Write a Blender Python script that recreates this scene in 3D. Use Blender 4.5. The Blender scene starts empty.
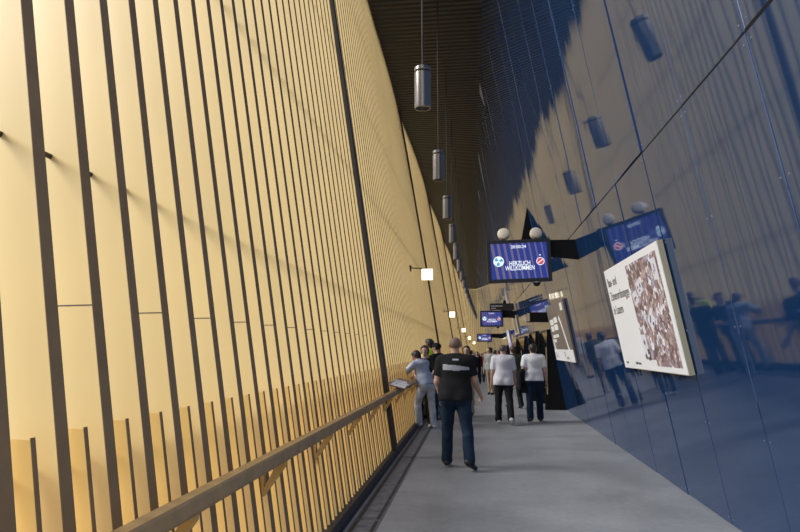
import bpy, math, random
import numpy as np
from mathutils import Vector, Matrix
random.seed(7)
rng = np.random.default_rng(7)
S = bpy.context.scene
COL = S.collection
R = math.radians
PI = math.pi

# ------------------------------------------------------------------ camera
cam = bpy.data.cameras.new('camera'); co = bpy.data.objects.new('camera', cam); COL.objects.link(co)
cam.sensor_width = 36.0; cam.lens = 622 * 36 / 800.0; cam.shift_y = 0
cam.clip_start = .05; cam.clip_end = 500
co.location = (0, 0, 1.6); co.rotation_euler = (R(97.49), 0, R(6.907))
S.camera = co
S.view_settings.view_transform = 'Standard'; S.view_settings.look = 'None'
S.view_settings.gamma = 1; S.view_settings.use_curve_mapping = False
S.view_settings.exposure = 0.12

# ------------------------------------------------------------------ materials
MATS = {}
def mat(name, col, rough=.6, metal=0., noise=0., nscale=20., bump=0., bscale=60., spec=.5, emit=None, estr=0., ior=1.5):
    if name in MATS: return MATS[name]
    m = bpy.data.materials.new(name); m.use_nodes = True; nt = m.node_tree; n = nt.nodes; l = nt.links
    p = n['Principled BSDF']
    p.inputs['Base Color'].default_value = (*col, 1); p.inputs['Roughness'].default_value = rough
    p.inputs['Metallic'].default_value = metal; p.inputs['Specular IOR Level'].default_value = spec
    p.inputs['IOR'].default_value = ior
    if emit: p.inputs['Emission Color'].default_value = (*emit, 1); p.inputs['Emission Strength'].default_value = estr
    tc = n.new('ShaderNodeTexCoord')
    if noise:
        t = n.new('ShaderNodeTexNoise'); t.inputs['Scale'].default_value = nscale; t.inputs['Detail'].default_value = 5
        l.new(tc.outputs['Object'], t.inputs['Vector'])
        r = n.new('ShaderNodeValToRGB'); r.color_ramp.elements[0].position = .3; r.color_ramp.elements[1].position = .7
        r.color_ramp.elements[0].color = (*[c * (1 - noise) for c in col], 1)
        r.color_ramp.elements[1].color = (*[min(1, c * (1 + noise)) for c in col], 1)
        l.new(t.outputs['Fac'], r.inputs['Fac']); l.new(r.outputs['Color'], p.inputs['Base Color'])
    if bump:
        t = n.new('ShaderNodeTexNoise'); t.inputs['Scale'].default_value = bscale; t.inputs['Detail'].default_value = 3
        l.new(tc.outputs['Object'], t.inputs['Vector'])
        b = n.new('ShaderNodeBump'); b.inputs['Strength'].default_value = bump; b.inputs['Distance'].default_value = .01
        l.new(t.outputs['Fac'], b.inputs['Height']); l.new(b.outputs['Normal'], p.inputs['Normal'])
    MATS[name] = m
    return m

def sheet_mat(name, col, trans_col, tfac=.6, clear=.05, rough=.4):
    """thin translucent sheet, lets daylight through"""
    m = bpy.data.materials.new(name); m.use_nodes = True; nt = m.node_tree; n = nt.nodes; l = nt.links
    n.remove(n['Principled BSDF']); out = n['Material Output']
    d = n.new('ShaderNodeBsdfDiffuse'); d.inputs['Color'].default_value = (*col, 1)
    t = n.new('ShaderNodeBsdfTranslucent'); t.inputs['Color'].default_value = (*trans_col, 1)
    g = n.new('ShaderNodeBsdfGlossy'); g.inputs['Roughness'].default_value = rough; g.inputs['Color'].default_value = (1, .95, .85, 1)
    c = n.new('ShaderNodeBsdfTransparent')
    tc = n.new('ShaderNodeTexCoord'); nz = n.new('ShaderNodeTexNoise'); nz.inputs['Scale'].default_value = .9; nz.inputs['Detail'].default_value = 4
    l.new(tc.outputs['Object'], nz.inputs['Vector'])
    mx = n.new('ShaderNodeMix'); mx.data_type = 'RGBA'; mx.inputs[6].default_value = (*[v * .93 for v in trans_col], 1); mx.inputs[7].default_value = (*[min(1, v * 1.07) for v in trans_col], 1)
    l.new(nz.outputs['Fac'], mx.inputs[0]); l.new(mx.outputs[2], t.inputs['Color'])
    m1 = n.new('ShaderNodeMixShader'); m1.inputs[0].default_value = tfac; l.new(d.outputs[0], m1.inputs[1]); l.new(t.outputs[0], m1.inputs[2])
    m2 = n.new('ShaderNodeMixShader'); m2.inputs[0].default_value = .05; l.new(m1.outputs[0], m2.inputs[1]); l.new(g.outputs[0], m2.inputs[2])
    m3 = n.new('ShaderNodeMixShader'); m3.inputs[0].default_value = clear
    if clear > 0:
        # punched holes close up the more the sheet is seen edge-on
        lw = n.new('ShaderNodeLayerWeight'); lw.inputs['Blend'].default_value = .5
        mr = n.new('ShaderNodeMapRange'); mr.inputs['From Min'].default_value = 0; mr.inputs['From Max'].default_value = .75; mr.inputs['To Min'].default_value = clear; mr.inputs['To Max'].default_value = .0
        l.new(lw.outputs['Facing'], mr.inputs['Value']); l.new(mr.outputs[0], m3.inputs[0])
    l.new(m2.outputs[0], m3.inputs[1]); l.new(c.outputs[0], m3.inputs[2])
    l.new(m3.outputs[0], out.inputs['Surface'])
    MATS[name] = m
    return m

PALE = mat('pale_gold_sheet', (.70, .525, .235), .5, .0, noise=.05, nscale=1.2, spec=.3)
FARGOLD = sheet_mat('far_gold_sheet', (.84, .62, .27), (.84, .60, .26), .35, .0)
GOLD = mat('warm_gold_sheet', (.88, .60, .20), .55, .0, noise=.05, nscale=1.2, spec=.3)
FIN = mat('bronze_fin', (.235, .145, .070), .5, .0, noise=.1, nscale=6)
STRUT = mat('black_brown_steel', (.035, .028, .022), .5)
RAILM = mat('brown_rail', (.36, .225, .10), .4, noise=.15, nscale=9)
BRACK = mat('gold_bracket', (.62, .42, .16), .35, .3)
BLACK = mat('black_coat', (.012, .012, .013), .45)
BLACKM = mat('black_matt', (.01, .01, .01), .8, spec=.15)
DGREY = mat('dark_grey_metal', (.06, .058, .055), .4, .4)
LAMPM = mat('lamp_grey_metal', (.34, .31, .28), .28, .75)
WHITE = mat('white_print', (.80, .80, .79), .5)
BOARDEDGE = mat('board_edge', (.50, .44, .30), .5)
ALU = mat('aluminium', (.42, .43, .44), .45, .3)
CREAM = mat('cream_plastic', (.72, .62, .48), .5)
GLASSD = mat('dark_glass', (.012, .016, .02), .08)

def floor_mat():
    m = bpy.data.materials.new('concrete'); m.use_nodes = True; nt = m.node_tree; n = nt.nodes; l = nt.links
    p = n['Principled BSDF']; p.inputs['Roughness'].default_value = .42
    tc = n.new('ShaderNodeTexCoord')
    a = n.new('ShaderNodeTexNoise'); a.inputs['Scale'].default_value = .9; a.inputs['Detail'].default_value = 8; a.inputs['Roughness'].default_value = .65
    b = n.new('ShaderNodeTexNoise'); b.inputs['Scale'].default_value = 14; b.inputs['Detail'].default_value = 6
    l.new(tc.outputs['Object'], a.inputs['Vector']); l.new(tc.outputs['Object'], b.inputs['Vector'])
    ad = n.new('ShaderNodeMath'); ad.operation = 'MULTIPLY_ADD'; ad.inputs[1].default_value = .35
    l.new(b.outputs['Fac'], ad.inputs[0]); l.new(a.outputs['Fac'], ad.inputs[2])
    r = n.new('ShaderNodeValToRGB'); r.color_ramp.elements[0].position = .48; r.color_ramp.elements[1].position = .85
    r.color_ramp.elements[0].color = (.20, .205, .215, 1); r.color_ramp.elements[1].color = (.31, .315, .325, 1)
    l.new(ad.outputs[0], r.inputs['Fac']); l.new(r.outputs['Color'], p.inputs['Base Color'])
    bp = n.new('ShaderNodeBump'); bp.inputs['Strength'].default_value = .12; bp.inputs['Distance'].default_value = .01
    l.new(b.outputs['Fac'], bp.inputs['Height']); l.new(bp.outputs['Normal'], p.inputs['Normal'])
    rr = n.new('ShaderNodeMapRange'); rr.inputs['To Min'].default_value = .3; rr.inputs['To Max'].default_value = .6
    l.new(a.outputs['Fac'], rr.inputs['Value']); l.new(rr.outputs[0], p.inputs['Roughness'])
    return m
CONC = floor_mat()

def ceil_mat():
    m = bpy.data.materials.new('corrugated_ceiling'); m.use_nodes = True; nt = m.node_tree; n = nt.nodes; l = nt.links
    p = n['Principled BSDF']; p.inputs['Roughness'].default_value = .45; p.inputs['Base Color'].default_value = (.016, .0155, .016, 1); p.inputs['Specular IOR Level'].default_value = .3
    tc = n.new('ShaderNodeTexCoord'); mp = n.new('ShaderNodeMapping'); mp.inputs['Rotation'].default_value = (0, 0, R(90))
    l.new(tc.outputs['Object'], mp.inputs['Vector'])
    w = n.new('ShaderNodeTexWave'); w.inputs['Scale'].default_value = 1.3; w.inputs['Distortion'].default_value = .3
    l.new(mp.outputs[0], w.inputs['Vector'])
    b = n.new('ShaderNodeBump'); b.inputs['Strength'].default_value = .8; b.inputs['Distance'].default_value = .05
    l.new(w.outputs['Fac'], b.inputs['Height']); l.new(b.outputs['Normal'], p.inputs['Normal'])
    return m
CEIL = ceil_mat()

def blue_mat():
    m = bpy.data.materials.new('blue_gloss_panel'); m.use_nodes = True; nt = m.node_tree; n = nt.nodes; l = nt.links
    p = n['Principled BSDF']; p.inputs['Base Color'].default_value = (.016, .066, .195, 1); p.inputs['Roughness'].default_value = .045
    p.inputs['IOR'].default_value = 2.4; p.inputs['Metallic'].default_value = .5
    tc = n.new('ShaderNodeTexCoord')
    mp = n.new('ShaderNodeMapping'); mp.inputs['Scale'].default_value = (1, 1.6, .35)
    l.new(tc.outputs['Object'], mp.inputs['Vector'])
    a = n.new('ShaderNodeTexNoise'); a.inputs['Scale'].default_value = 1.1; a.inputs['Detail'].default_value = 2; a.inputs['Roughness'].default_value = .4
    l.new(mp.outputs[0], a.inputs['Vector'])
    b = n.new('ShaderNodeBump'); b.inputs['Strength'].default_value = .12; b.inputs['Distance'].default_value = .03
    l.new(a.outputs['Fac'], b.inputs['Height']); l.new(b.outputs['Normal'], p.inputs['Normal'])
    return m
BLUE = blue_mat()

def map_mat():
    m = bpy.data.materials.new('aerial_view_print'); m.use_nodes = True; nt = m.node_tree; n = nt.nodes; l = nt.links
    p = n['Principled BSDF']; p.inputs['Roughness'].default_value = .5
    tc = n.new('ShaderNodeTexCoord'); mp = n.new('ShaderNodeMapping'); mp.inputs['Rotation'].default_value = (R(25), 0, 0)
    l.new(tc.outputs['Object'], mp.inputs['Vector'])
    v = n.new('ShaderNodeTexVoronoi'); v.distance = 'MANHATTAN'; v.inputs['Scale'].default_value = 17; l.new(mp.outputs[0], v.inputs['Vector'])
    sp = n.new('ShaderNodeSeparateColor'); l.new(v.outputs['Color'], sp.inputs[0])
    r = n.new('ShaderNodeValToRGB'); e = r.color_ramp.elements; r.color_ramp.interpolation = 'CONSTANT'
    e[0].position = 0; e[0].color = (.16, .105, .11, 1); e[1].position = .25; e[1].color = (.32, .22, .21, 1)
    for q, c in ((.48, (.46, .35, .33, 1)), (.66, (.78, .75, .76, 1)), (.82, (.25, .2, .2, 1)), (.93, (.38, .36, .48, 1))):
        x = e.new(q); x.color = c
    nz = n.new('ShaderNodeTexNoise'); nz.inputs['Scale'].default_value = 6; l.new(tc.outputs['Object'], nz.inputs['Vector'])
    ad = n.new('ShaderNodeMath'); ad.operation = 'MULTIPLY_ADD'; ad.inputs[1].default_value = .8; ad.inputs[2].default_value = -.4
    l.new(nz.outputs['Fac'], ad.inputs[0])
    a2 = n.new('ShaderNodeMath'); l.new(ad.outputs[0], a2.inputs[0]); l.new(sp.outputs[0], a2.inputs[1])
    l.new(a2.outputs[0], r.inputs['Fac']); l.new(r.outputs['Color'], p.inputs['Base Color'])
    return m
MAPM = map_mat()

def emis(name, col, s):
    return mat(name, tuple(c * .3 for c in col), .4, emit=col, estr=s)
SCRBLUE = emis('display_blue', (.012, .03, .21), 1.0)
SCRSTRIPE = emis('display_mauve_stripe', (.12, .095, .19), 1.0)
SCRWHITE = emis('display_white', (.75, .8, .9), 1.0)
SCRTEAL = emis('display_teal', (.05, .35, .5), 1.0)
SCRRED = emis('display_red', (.55, .06, .09), 1.0)
LAMPON = mat('lit_opal', (.9, .85, .75), .4, emit=(1.0, .86, .62), estr=2.4)

# ------------------------------------------------------------------ mesh helpers
class MB:
    def __init__(s): s.v = []; s.f = []; s.m = []
    def add(s, vs, fs, mi=0):
        o = len(s.v); s.v += [tuple(v) for v in vs]; s.f += [tuple(i + o for i in f) for f in fs]; s.m += [mi] * len(fs); return s
    def box(s, x0, x1, y0, y1, z0, z1, mi=0, M=None):
        vs = [Vector((x, y, z)) for z in (z0, z1) for y in (y0, y1) for x in (x0, x1)]
        if M is not None: vs = [M @ v for v in vs]
        return s.add(vs, [(0, 2, 3, 1), (4, 5, 7, 6), (0, 1, 5, 4), (2, 6, 7, 3), (0, 4, 6, 2), (1, 3, 7, 5)], mi)
    def prism(s, poly, d0, d1, fn, mi=0):
        """poly of 2D points extruded from d0 to d1; fn(u, v, d) gives the point"""
        n = len(poly); vs = [fn(u, v, d0) for u, v in poly] + [fn(u, v, d1) for u, v in poly]
        fs = [tuple(range(n))[::-1], tuple(range(n, 2 * n))] + [(i, (i + 1) % n, n + (i + 1) % n, n + i) for i in range(n)]
        return s.add(vs, fs, mi)
    def tube(s, a, b, r, r2=None, n=12, mi=0, caps=True):
        a = Vector(a); b = Vector(b); d = (b - a).normalized(); r2 = r if r2 is None else r2
        x = d.orthogonal().normalized(); y = d.cross(x)
        vs = [c + (x * math.cos(2 * PI * i / n) + y * math.sin(2 * PI * i / n)) * q for c, q in ((a, r), (b, r2)) for i in range(n)]
        fs = [(i, (i + 1) % n, n + (i + 1) % n, n + i) for i in range(n)]
        if caps: fs += [tuple(range(n))[::-1], tuple(range(n, 2 * n))]
        return s.add(vs, fs, mi)
    def lathe(s, prof, n=24, c=(0, 0, 0), mi=0, M=None):
        vs = []; fs = []
        for r, z in prof:
            for i in range(n):
                v = Vector((r * math.cos(2 * PI * i / n), r * math.sin(2 * PI * i / n), z))
                vs.append((M @ v if M is not None else v) + Vector(c))
        for k in range(len(prof) - 1):
            for i in range(n):
                fs.append((k * n + i, k * n + (i + 1) % n, (k + 1) * n + (i + 1) % n, (k + 1) * n + i))
        fs += [tuple(range(n))[::-1], tuple(range((len(prof) - 1) * n, len(prof) * n))]
        return s.add(vs, fs, mi)
    def build(s, name, mats, parent=None, smooth=False, kind=None, loc=None):
        me = bpy.data.meshes.new(name)
        off = Vector(loc) if loc is not None else Vector((0, 0, 0))
        me.from_pydata([tuple(Vector(v) - off) for v in s.v], [], s.f)
        for m in (mats if isinstance(mats, (list, tuple)) else [mats]): me.materials.append(m)
        if len(set(s.m)) > 1: me.polygons.foreach_set('material_index', s.m)
        if smooth:
            me.polygons.foreach_set('use_smooth', [True] * len(me.polygons)); me.set_sharp_from_angle(angle=R(40))
        me.update()
        o = bpy.data.objects.new(name, me); COL.objects.link(o); o.location = off
        if parent is not None:
            o.parent = parent; o.matrix_parent_inverse = Matrix.Identity(4)
            pl = Vector((0, 0, 0)); q = parent
            while q is not None: pl += q.location; q = q.parent
            o.location = off - pl
        if kind: o['kind'] = kind
        return o

def empty(name, loc=(0, 0, 0), kind=None, label=None, cat=None, group=None):
    o = bpy.data.objects.new(name, None); COL.objects.link(o); o.location = loc; o.empty_display_size = .1
    tag(o, label, cat, group, kind); return o
def tag(o, label=None, cat=None, group=None, kind=None):
    if label: o['label'] = label
    if cat: o['category'] = cat
    if group: o['group'] = group
    if kind: o['kind'] = kind
    return o
def text_geo(body, size, align='CENTER', bold=.0, extrude=.001):
    cu = bpy.data.curves.new('lettering', 'FONT'); cu.body = body; cu.size = size; cu.align_x = align; cu.align_y = 'CENTER'
    cu.extrude = extrude; cu.offset = bold; cu.resolution_u = 3; cu.space_line = .95
    o = bpy.data.objects.new('lettering', cu); COL.objects.link(o)
    bpy.context.view_layer.update()
    me = bpy.data.meshes.new_from_object(o.evaluated_get(bpy.context.evaluated_depsgraph_get()))
    vs = [v.co.copy() for v in me.vertices]; fs = [tuple(p.vertices) for p in me.polygons]
    bpy.data.objects.remove(o); bpy.data.curves.remove(cu); bpy.data.meshes.remove(me)
    return vs, fs
def add_text(mb, M, body, size, align='CENTER', bold=0., mi=0, sx=1.):
    vs, fs = text_geo(body, size, align, bold)
    mb.add([M @ Vector((v.x * sx, v.y, v.z)) for v in vs], fs, mi)

# ------------------------------------------------------------------ setting geometry
YS, YE, ZC = -6.0, 104.0, 11.3           # corridor start, end, ceiling height
KR, XR0 = .178, 2.29                   # blue wall leans over the floor
KL, XL0 = .150, -1.24                  # gold wall leans away from it
STRUT_Y = [9.4, 24.8, 40.2, 55.6, 71.0, 86.4]
def zf(y): return 0.0 if y < 18 else -.018 * (y - 18)      # the floor falls gently further on
def xr(z): return XR0 - KR * z
def curve(y): return 0 if y < 30 else 1.0 * ((y - 30) / 67) ** 1.5
def xl(y, z):
    b = 0
    if y > 9.4: b = (.16 * abs(math.sin(PI * (y - 9.4) / 15.4)) ** .8 - .15 * min(1, (y - 9.4) / 8)) * max(0, z / ZC) ** 2
    return XL0 - (.167 - .020 * max(0, min(1, (y - 2.5) / 6.9))) * z + b + curve(y)
NR = Vector((-1, 0, -KR)).normalized(); ER = Vector((-KR, 0, 1)).normalized()   # blue wall normal, up-slope
LEN_R = ZC * math.sqrt(1 + KR * KR)
def pr(y, s, d=0.): # point on the blue wall, s along the slope, d out of it
    return Vector((XR0, y, 0)) + ER * s + NR * d

# floor
fb = MB(); ysf = [YS, 18, 40, 60, 80, YE + .3]
for a, b in zip(ysf[:-1], ysf[1:]):
    fb.add([(-2.0, a, zf(a)), (3.2, a, zf(a)), (3.2, b, zf(b)), (-2.0, b, zf(b))], [(0, 1, 2, 3)])
    fb.add([(-2.0, a, zf(a) - .2), (3.2, a, zf(a) - .2), (3.2, b, zf(b) - .2), (-2.0, b, zf(b) - .2)], [(3, 2, 1, 0)])
fb.build('floor', CONC, kind='structure')
# dark kerb along the gold wall, and the drain channel beside it
kb = MB(); db = MB(); ys = [YS] + [float(v) for v in np.arange(0, 103, 6)]
for a, b in zip(ys[:-1], ys[1:]):
    def kp(y, x, z): return (x + curve(y), y, zf(y) + z)
    P = [(-1.34, .0), (-1.185, .0), (-1.185, .05), (-1.21, .10), (-1.34, .10)]
    kb.add([kp(a, *p) for p in P] + [kp(b, *p) for p in P], [(i, (i + 1) % 5, 5 + (i + 1) % 5, 5 + i) for i in range(5)] + [(4, 3, 2, 1, 0), (5, 6, 7, 8, 9)])
kb.build('baseboard_left', mat('kerb_dark', (.022, .022, .024), .5, noise=.3), kind='structure')
gr = empty('trim_1', (0, 0, 0), 'structure')
DR = mat('drain_steel', (.12, .125, .135), .6, .0, noise=.3, nscale=12)
DR2 = mat('drain_slot', (.03, .03, .032), .6)
y = -3.0
for i in range(24):
    m = MB(); m.box(-1.15, -.905, y, y + 1.49, .0, .006, 0)
    m.box(-1.135, -1.10, y + .02, y + 1.47, .006, .0068, 1); m.box(-.955, -.92, y + .02, y + 1.47, .006, .0068, 1)
    m.build('drain_cover', [DR, DR2], gr); y += 1.5
    if y > 18: break

# ceiling
cb = MB(); ysc = [float(v) for v in np.arange(7.0, YE + .1, .75)]
for a, b in zip(ysc[:-1], ysc[1:]):
    cb.add([(xl(a, ZC) - .02, a, ZC), (xr(ZC) + .05, a, ZC), (xr(ZC) + .05, b, ZC), (xl(b, ZC) - .02, b, ZC)], [(3, 2, 1, 0)])
    cb.add([(xl(a, ZC) - .6, a, ZC + .25), (xr(ZC) + .6, a, ZC + .25), (xr(ZC) + .6, b, ZC + .25), (xl(b, ZC) - .6, b, ZC + .25)], [(0, 1, 2, 3)])
cb.build('ceiling', CEIL, kind='structure')

# ------------------------------------------------------------------ gold wall
BW = .067
FP = .2815; FY0 = 2.064 - 4 * FP
fin_y = [FY0 + FP * i for i in range(int((YE - .3 - FY0) / FP))]
zs = [-1.75, 1.772, 4.0, 6.0, 8.0, 9.8, ZC + .05]
wl = empty('wall_left', (0, 0, 0), 'structure')
# upright deep fins: a dark front edge and a gold side that looks back along the corridor; daylight comes in between them
DEEP, SHIFT = .24, .055
def zlist(z0, z1): return [z0] + [z for z in zs[2:-1] if z0 < z < z1] + [z1]
def front(mb, y, z0, z1, wd, d=0.):
    zz = zlist(z0, z1); o = len(mb.v)
    for z in zz:
        x = xl(y, z) + d; mb.v += [(x - .003, y, z), (x, y, z), (x, y + wd, z), (x - .003, y + wd, z)]
    for k in range(len(zz) - 1):
        a = o + 4 * k
        for q in range(4): mb.f.append((a + q, a + (q + 1) % 4, a + 4 + (q + 1) % 4, a + 4 + q)); mb.m.append(0)
    mb.f += [(o + 3, o + 2, o + 1, o), tuple(o + 4 * (len(zz) - 1) + q for q in range(4))]; mb.m += [0, 0]
def side(mb, y, z0, z1, d=0.):
    """the gold side: a thin, slightly bowed plate running back from the near edge of the front"""
    zz = zlist(z0, z1); o = len(mb.v); n = 5
    prof = []
    for k in range(n + 1):
        t = k / n; prof.append((-.001 - (DEEP) * t, SHIFT * t - .006 * math.sin(PI * t)))
    prof = prof + [(u, v + .004) for u, v in prof[::-1]]
    m_ = len(prof)
    for z in zz: mb.v += [(xl(y, z) + d + u, y + v + .0005, z) for u, v in prof]
    for k in range(len(zz) - 1):
        a = o + m_ * k
        for q in range(m_): mb.f.append((a + q, a + (q + 1) % m_, a + m_ + (q + 1) % m_, a + m_ + q)); mb.m.append(0)
    mb.f += [tuple(range(o, o + m_))[::-1], tuple(range(o + m_ * (len(zz) - 1), o + m_ * len(zz)))]; mb.m += [0, 0]
def bot(y): return -1.7 if y > 17 else 0.0
KY = BW + .088
R1, R2, R3, R4 = MB(), MB(), MB(), MB()
vis = 0
for i, v in enumerate(fin_y):
    z0 = bot(v)
    if v > 1.3 and vis < 100:
        vis += 1
        m = MB(); front(m, v, z0, ZC, BW)
        if v < 8 and i % 2: m.box(xl(v, 1.772), xl(v, 1.772) + .001, v + .004, v + BW - .004, 1.766, 1.778)
        f_ = m.build('fin', FIN, wl)
        m = MB(); side(m, v, z0, ZC); sd_ = m.build('side_panel', PALE, f_, smooth=True)
        if v < 9 and i % 2:
            m = MB(); z = 1.772
            m.add([(xl(v, z) - .002 - DEEP * t, v + SHIFT * t - .006 * math.sin(PI * t) - .0006, z + e) for t in (0, .25, .5, .75, 1) for e in (-.0022, .0022)], [(2 * k, 2 * k + 1, 2 * k + 3, 2 * k + 2) for k in range(4)])
            m.build('seam', STRUT, f_)
        m = MB(); front(m, v + KY, z0 + .1, 1.306, .022, .002); k_ = m.build('short_fin', FIN, wl)
        m = MB(); side(m, v + KY, z0 + .1, 1.30, .002); m.build('side_panel', GOLD, k_, smooth=True)
    else:
        front(R1, v, z0, ZC, BW); side(R2, v, z0, ZC); front(R3, v + KY, z0 + .1, 1.306, .022, .002); side(R4, v + KY, z0 + .1, 1.30, .002)
R1.build('fin_row', FIN, wl, kind='stuff'); R2.build('side_panel_row', PALE, wl, kind='stuff', smooth=True)
R3.build('short_fin_row', FIN, wl, kind='stuff'); R4.build('short_side_panel_row', GOLD, wl, kind='stuff', smooth=True)
# spacer rods threaded through the fins
for z, rr in ((1.205, .009), (2.41, .012), (4.45, .012), (6.6, .012), (8.8, .012)):
    m = MB(); yy = [float(v) for v in np.arange(1.0, 103.5, 1.5)]
    for a, b in zip(yy[:-1], yy[1:]): m.tube((xl(a, z) - .15, a, z), (xl(b, z) - .15, b, z), rr, n=8, caps=False)
    m.build('spacer_rod', STRUT, wl)

# big dark struts standing in front of the slats
ORD = {9.4: 'nearest dark steel strut on the gold wall, just behind the man in black',
       24.8: 'second dark steel strut on the gold wall, beside the first white wall lamp',
       40.2: 'third dark steel strut on the gold wall, beyond the first white wall lamp',
       55.6: 'fourth thin dark steel strut on the gold wall, far down the corridor',
       71.0: 'fifth thin dark steel strut on the gold wall near the corridor end'}
for sy in STRUT_Y:
    if sy not in ORD: continue
    m = MB(); z0 = zf(sy) + (.1 if sy < 18 else .09)
    pts = [z0, 2, 4, 6, 8, 9.6, ZC - .005]
    o = 0
    for z in pts:
        x = xl(sy, z); m.v += [(x + .004, sy - .075, z), (x + .07, sy - .075, z), (x + .07, sy + .075, z), (x + .004, sy + .075, z)]
    for k in range(len(pts) - 1):
        for q in range(4): m.f.append((4 * k + q, 4 * k + (q + 1) % 4, 4 * k + 4 + (q + 1) % 4, 4 * k + 4 + q)); m.m.append(0)
    m.f += [(3, 2, 1, 0), tuple(4 * (len(pts) - 1) + q for q in range(4))]; m.m += [0, 0]
    tag(m.build('steel_strut', STRUT, loc=(xl(sy, z0), sy, z0)), ORD[sy], 'strut', 'dark struts along the gold wall')

# end wall where the corridor turns away
ew = empty('wall_end', (0, 0, 0), 'structure')
m = MB(); xs = [float(v) for v in np.linspace(-3.5, 5.5, 28)]
def ye(x): return YE - .02 * max(0, x) ** 2
for a, b in zip(xs[:-1], xs[1:]):
    m.add([(a, ye(a), -2), (b, ye(b), -2), (b, ye(b), ZC + .3), (a, ye(a), ZC + .3)], [(0, 1, 2, 3)])
m.build('sheet', FARGOLD, ew, smooth=True)
m = MB()
for x in xs: m.box(x - .02, x + .02, ye(x) - .09, ye(x) - .03, -1.9, ZC - .01)
m.build('fin_row', FIN, ew, kind='stuff')

# ------------------------------------------------------------------ blue wall
wr = empty('wall_right', (0, 0, 0), 'structure')
m = MB()
m.prism([(1.3, -1.8), (YE, -1.8), (YE, LEN_R + .1), (1.3, LEN_R + .1)], -.10, -.008, lambda u, v, d: pr(u, v, d))
m.build('backing', mat('joint_grey', (.34, .36, .40), .5), wr)
SG = 3.52 * math.sqrt(1 + KR * KR)
J = [3.82 + 1.2 * k for k in range(-2, 84)]
cells = []
for a, b in zip(J[:-1], J[1:]):
    cells += [(a, b, -1.75 if a > 16 else 0.004, SG - .006), (a, b, SG + .006, LEN_R)]
SCREW = mat('screw_head', (.25, .27, .30), .35, .6)
def panel_geo(mb, a, b, s0, s1):
    g = .003; a += g; b -= g
    t1, t2 = rng.normal(0, .0035), rng.normal(0, .0012)      # every sheet sits a little differently
    ym, sm = (a + b) / 2, (s0 + s1) / 2
    def P(y, s, d): return pr(y, s, d + t1 * (y - ym) + t2 * (s - sm))
    bv = .005
    ring = lambda e, d: [P(a + e, s0 + e, d), P(b - e, s0 + e, d), P(b - e, s1 - e, d), P(a + e, s1 - e, d)]
    mb.add(ring(0, -.03) + ring(0, -bv * .6) + ring(bv, 0), [(0, 1, 5, 4), (1, 2, 6, 5), (2, 3, 7, 6), (3, 0, 4, 7), (4, 5, 9, 8), (5, 6, 10, 9), (6, 7, 11, 10), (7, 4, 8, 11), (8, 9, 10, 11)])
    if b < 14:
        n = 5 if s1 < 4 else 8
        for yy in (a + .045, b - .045):
            for k in range(n):
                s = max(s0, 0) + .06 + (s1 - max(s0, 0) - .12) * k / (n - 1)
                mb.tube(P(yy, s, -.004), P(yy, s, .004), .009, .006, n=8, mi=1)
cells_v = sorted([c for c in cells if c[1] > 1.5], key=lambda c: c[0])
prest = MB()
m = MB(); m.prism([(1.3, SG - .02), (YE, SG - .02), (YE, SG + .02), (1.3, SG + .02)], -.02, -.006, lambda u, v, d: pr(u, v, d)); m.build('groove', BLACKM, wr)
for c in cells:
    if c in cells_v[:100]:
        m = MB(); panel_geo(m, *c); m.build('panel', [BLUE, SCREW], wr)
    else: panel_geo(prest, *c)
prest.build('panel_row', [BLUE, SCREW], wr, kind='stuff')

# ------------------------------------------------------------------ handrail
hr = empty('handrail', (XL0 + .13, 2, 0), label='long brown handrail on gold brackets running along the gold slatted wall', cat='handrail')
m = MB(); yy = [float(v) for v in np.arange(-2.5, 62, 1.3)]
XRAIL = -1.235
def rx(y): return XRAIL + curve(y)
for a, b in zip(yy[:-1], yy[1:]):
    prof = [(-.032, .885), (.028, .885), (.035, .90), (.035, .955), (.028, .968), (-.032, .968), (-.038, .955), (-.038, .90)]
    n = len(prof)
    m.add([(rx(a) + u, a, zf(a) + v) for u, v in prof] + [(rx(b) + u, b, zf(b) + v) for u, v in prof],
          [(i, (i + 1) % n, n + (i + 1) % n, n + i) for i in range(n)] + [tuple(range(n))[::-1], tuple(range(n, 2 * n))])
m.build('rail', RAILM, hr)
for y in np.arange(-1.2, 60, 1.3):
    y = float(y) ; z = zf(y)
    m = MB(); w = xl(y, z + .8)
    m.box(w - .05, w + .012, y - .02, y + .02, z + .66, z + .87)                 # wall plate
    m.prism([(w + .005, z + .70), (w + .012, z + .66), (rx(y) + .02, z + .855), (rx(y) + .02, z + .886), (rx(y) - .03, z + .886)], y - .016, y + .016, lambda u, v, d: (u, d, v))
    m.box(w - .02, rx(y), y - .014, y + .014, z + .862, z + .886)
    m.build('bracket', BRACK, hr)
# papers shelf over the rail by the first strut
t = empty('leaflet_shelf', (-1.3, 10.6, 1.0), label='narrow sloping shelf with pale papers resting on the handrail by the nearest strut', cat='shelf')
sl = MB(); Mx = Matrix.Translation((-1.235, 10.4, 1.012)) @ Matrix.Rotation(R(14), 4, 'Y')
sl.box(-.17, .16, -.75, 1.1, -.014, .0, M=Mx); sl.box(.15, .165, -.75, 1.1, 0, .03, M=Mx)
sl.build('board', mat('tray_brown', (.22, .15, .09), .4), t)
for (a, b, c, d, tilt) in ((-.14, .10, -.72, -.35, 4), (-.12, .12, -.28, .1, -5), (-.14, .09, .18, .55, 6)):
    m = MB(); m.box(a, b, c, d, .001, .005, M=Mx @ Matrix.Rotation(R(tilt), 4, 'Z'))
    tag(m.build('leaflet', mat('paper', (.72, .73, .76), .5, noise=.2, nscale=15), loc=Mx @ Vector(((a + b) / 2, (c + d) / 2, 0))),
        {4: 'pale leaflet on the sloping shelf, nearest the dark strut', -5: 'pale leaflet on the sloping shelf, middle of the three', 6: 'pale leaflet on the sloping shelf, nearest the leaning person'}[tilt], 'leaflet', 'leaflets on the shelf')

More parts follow.
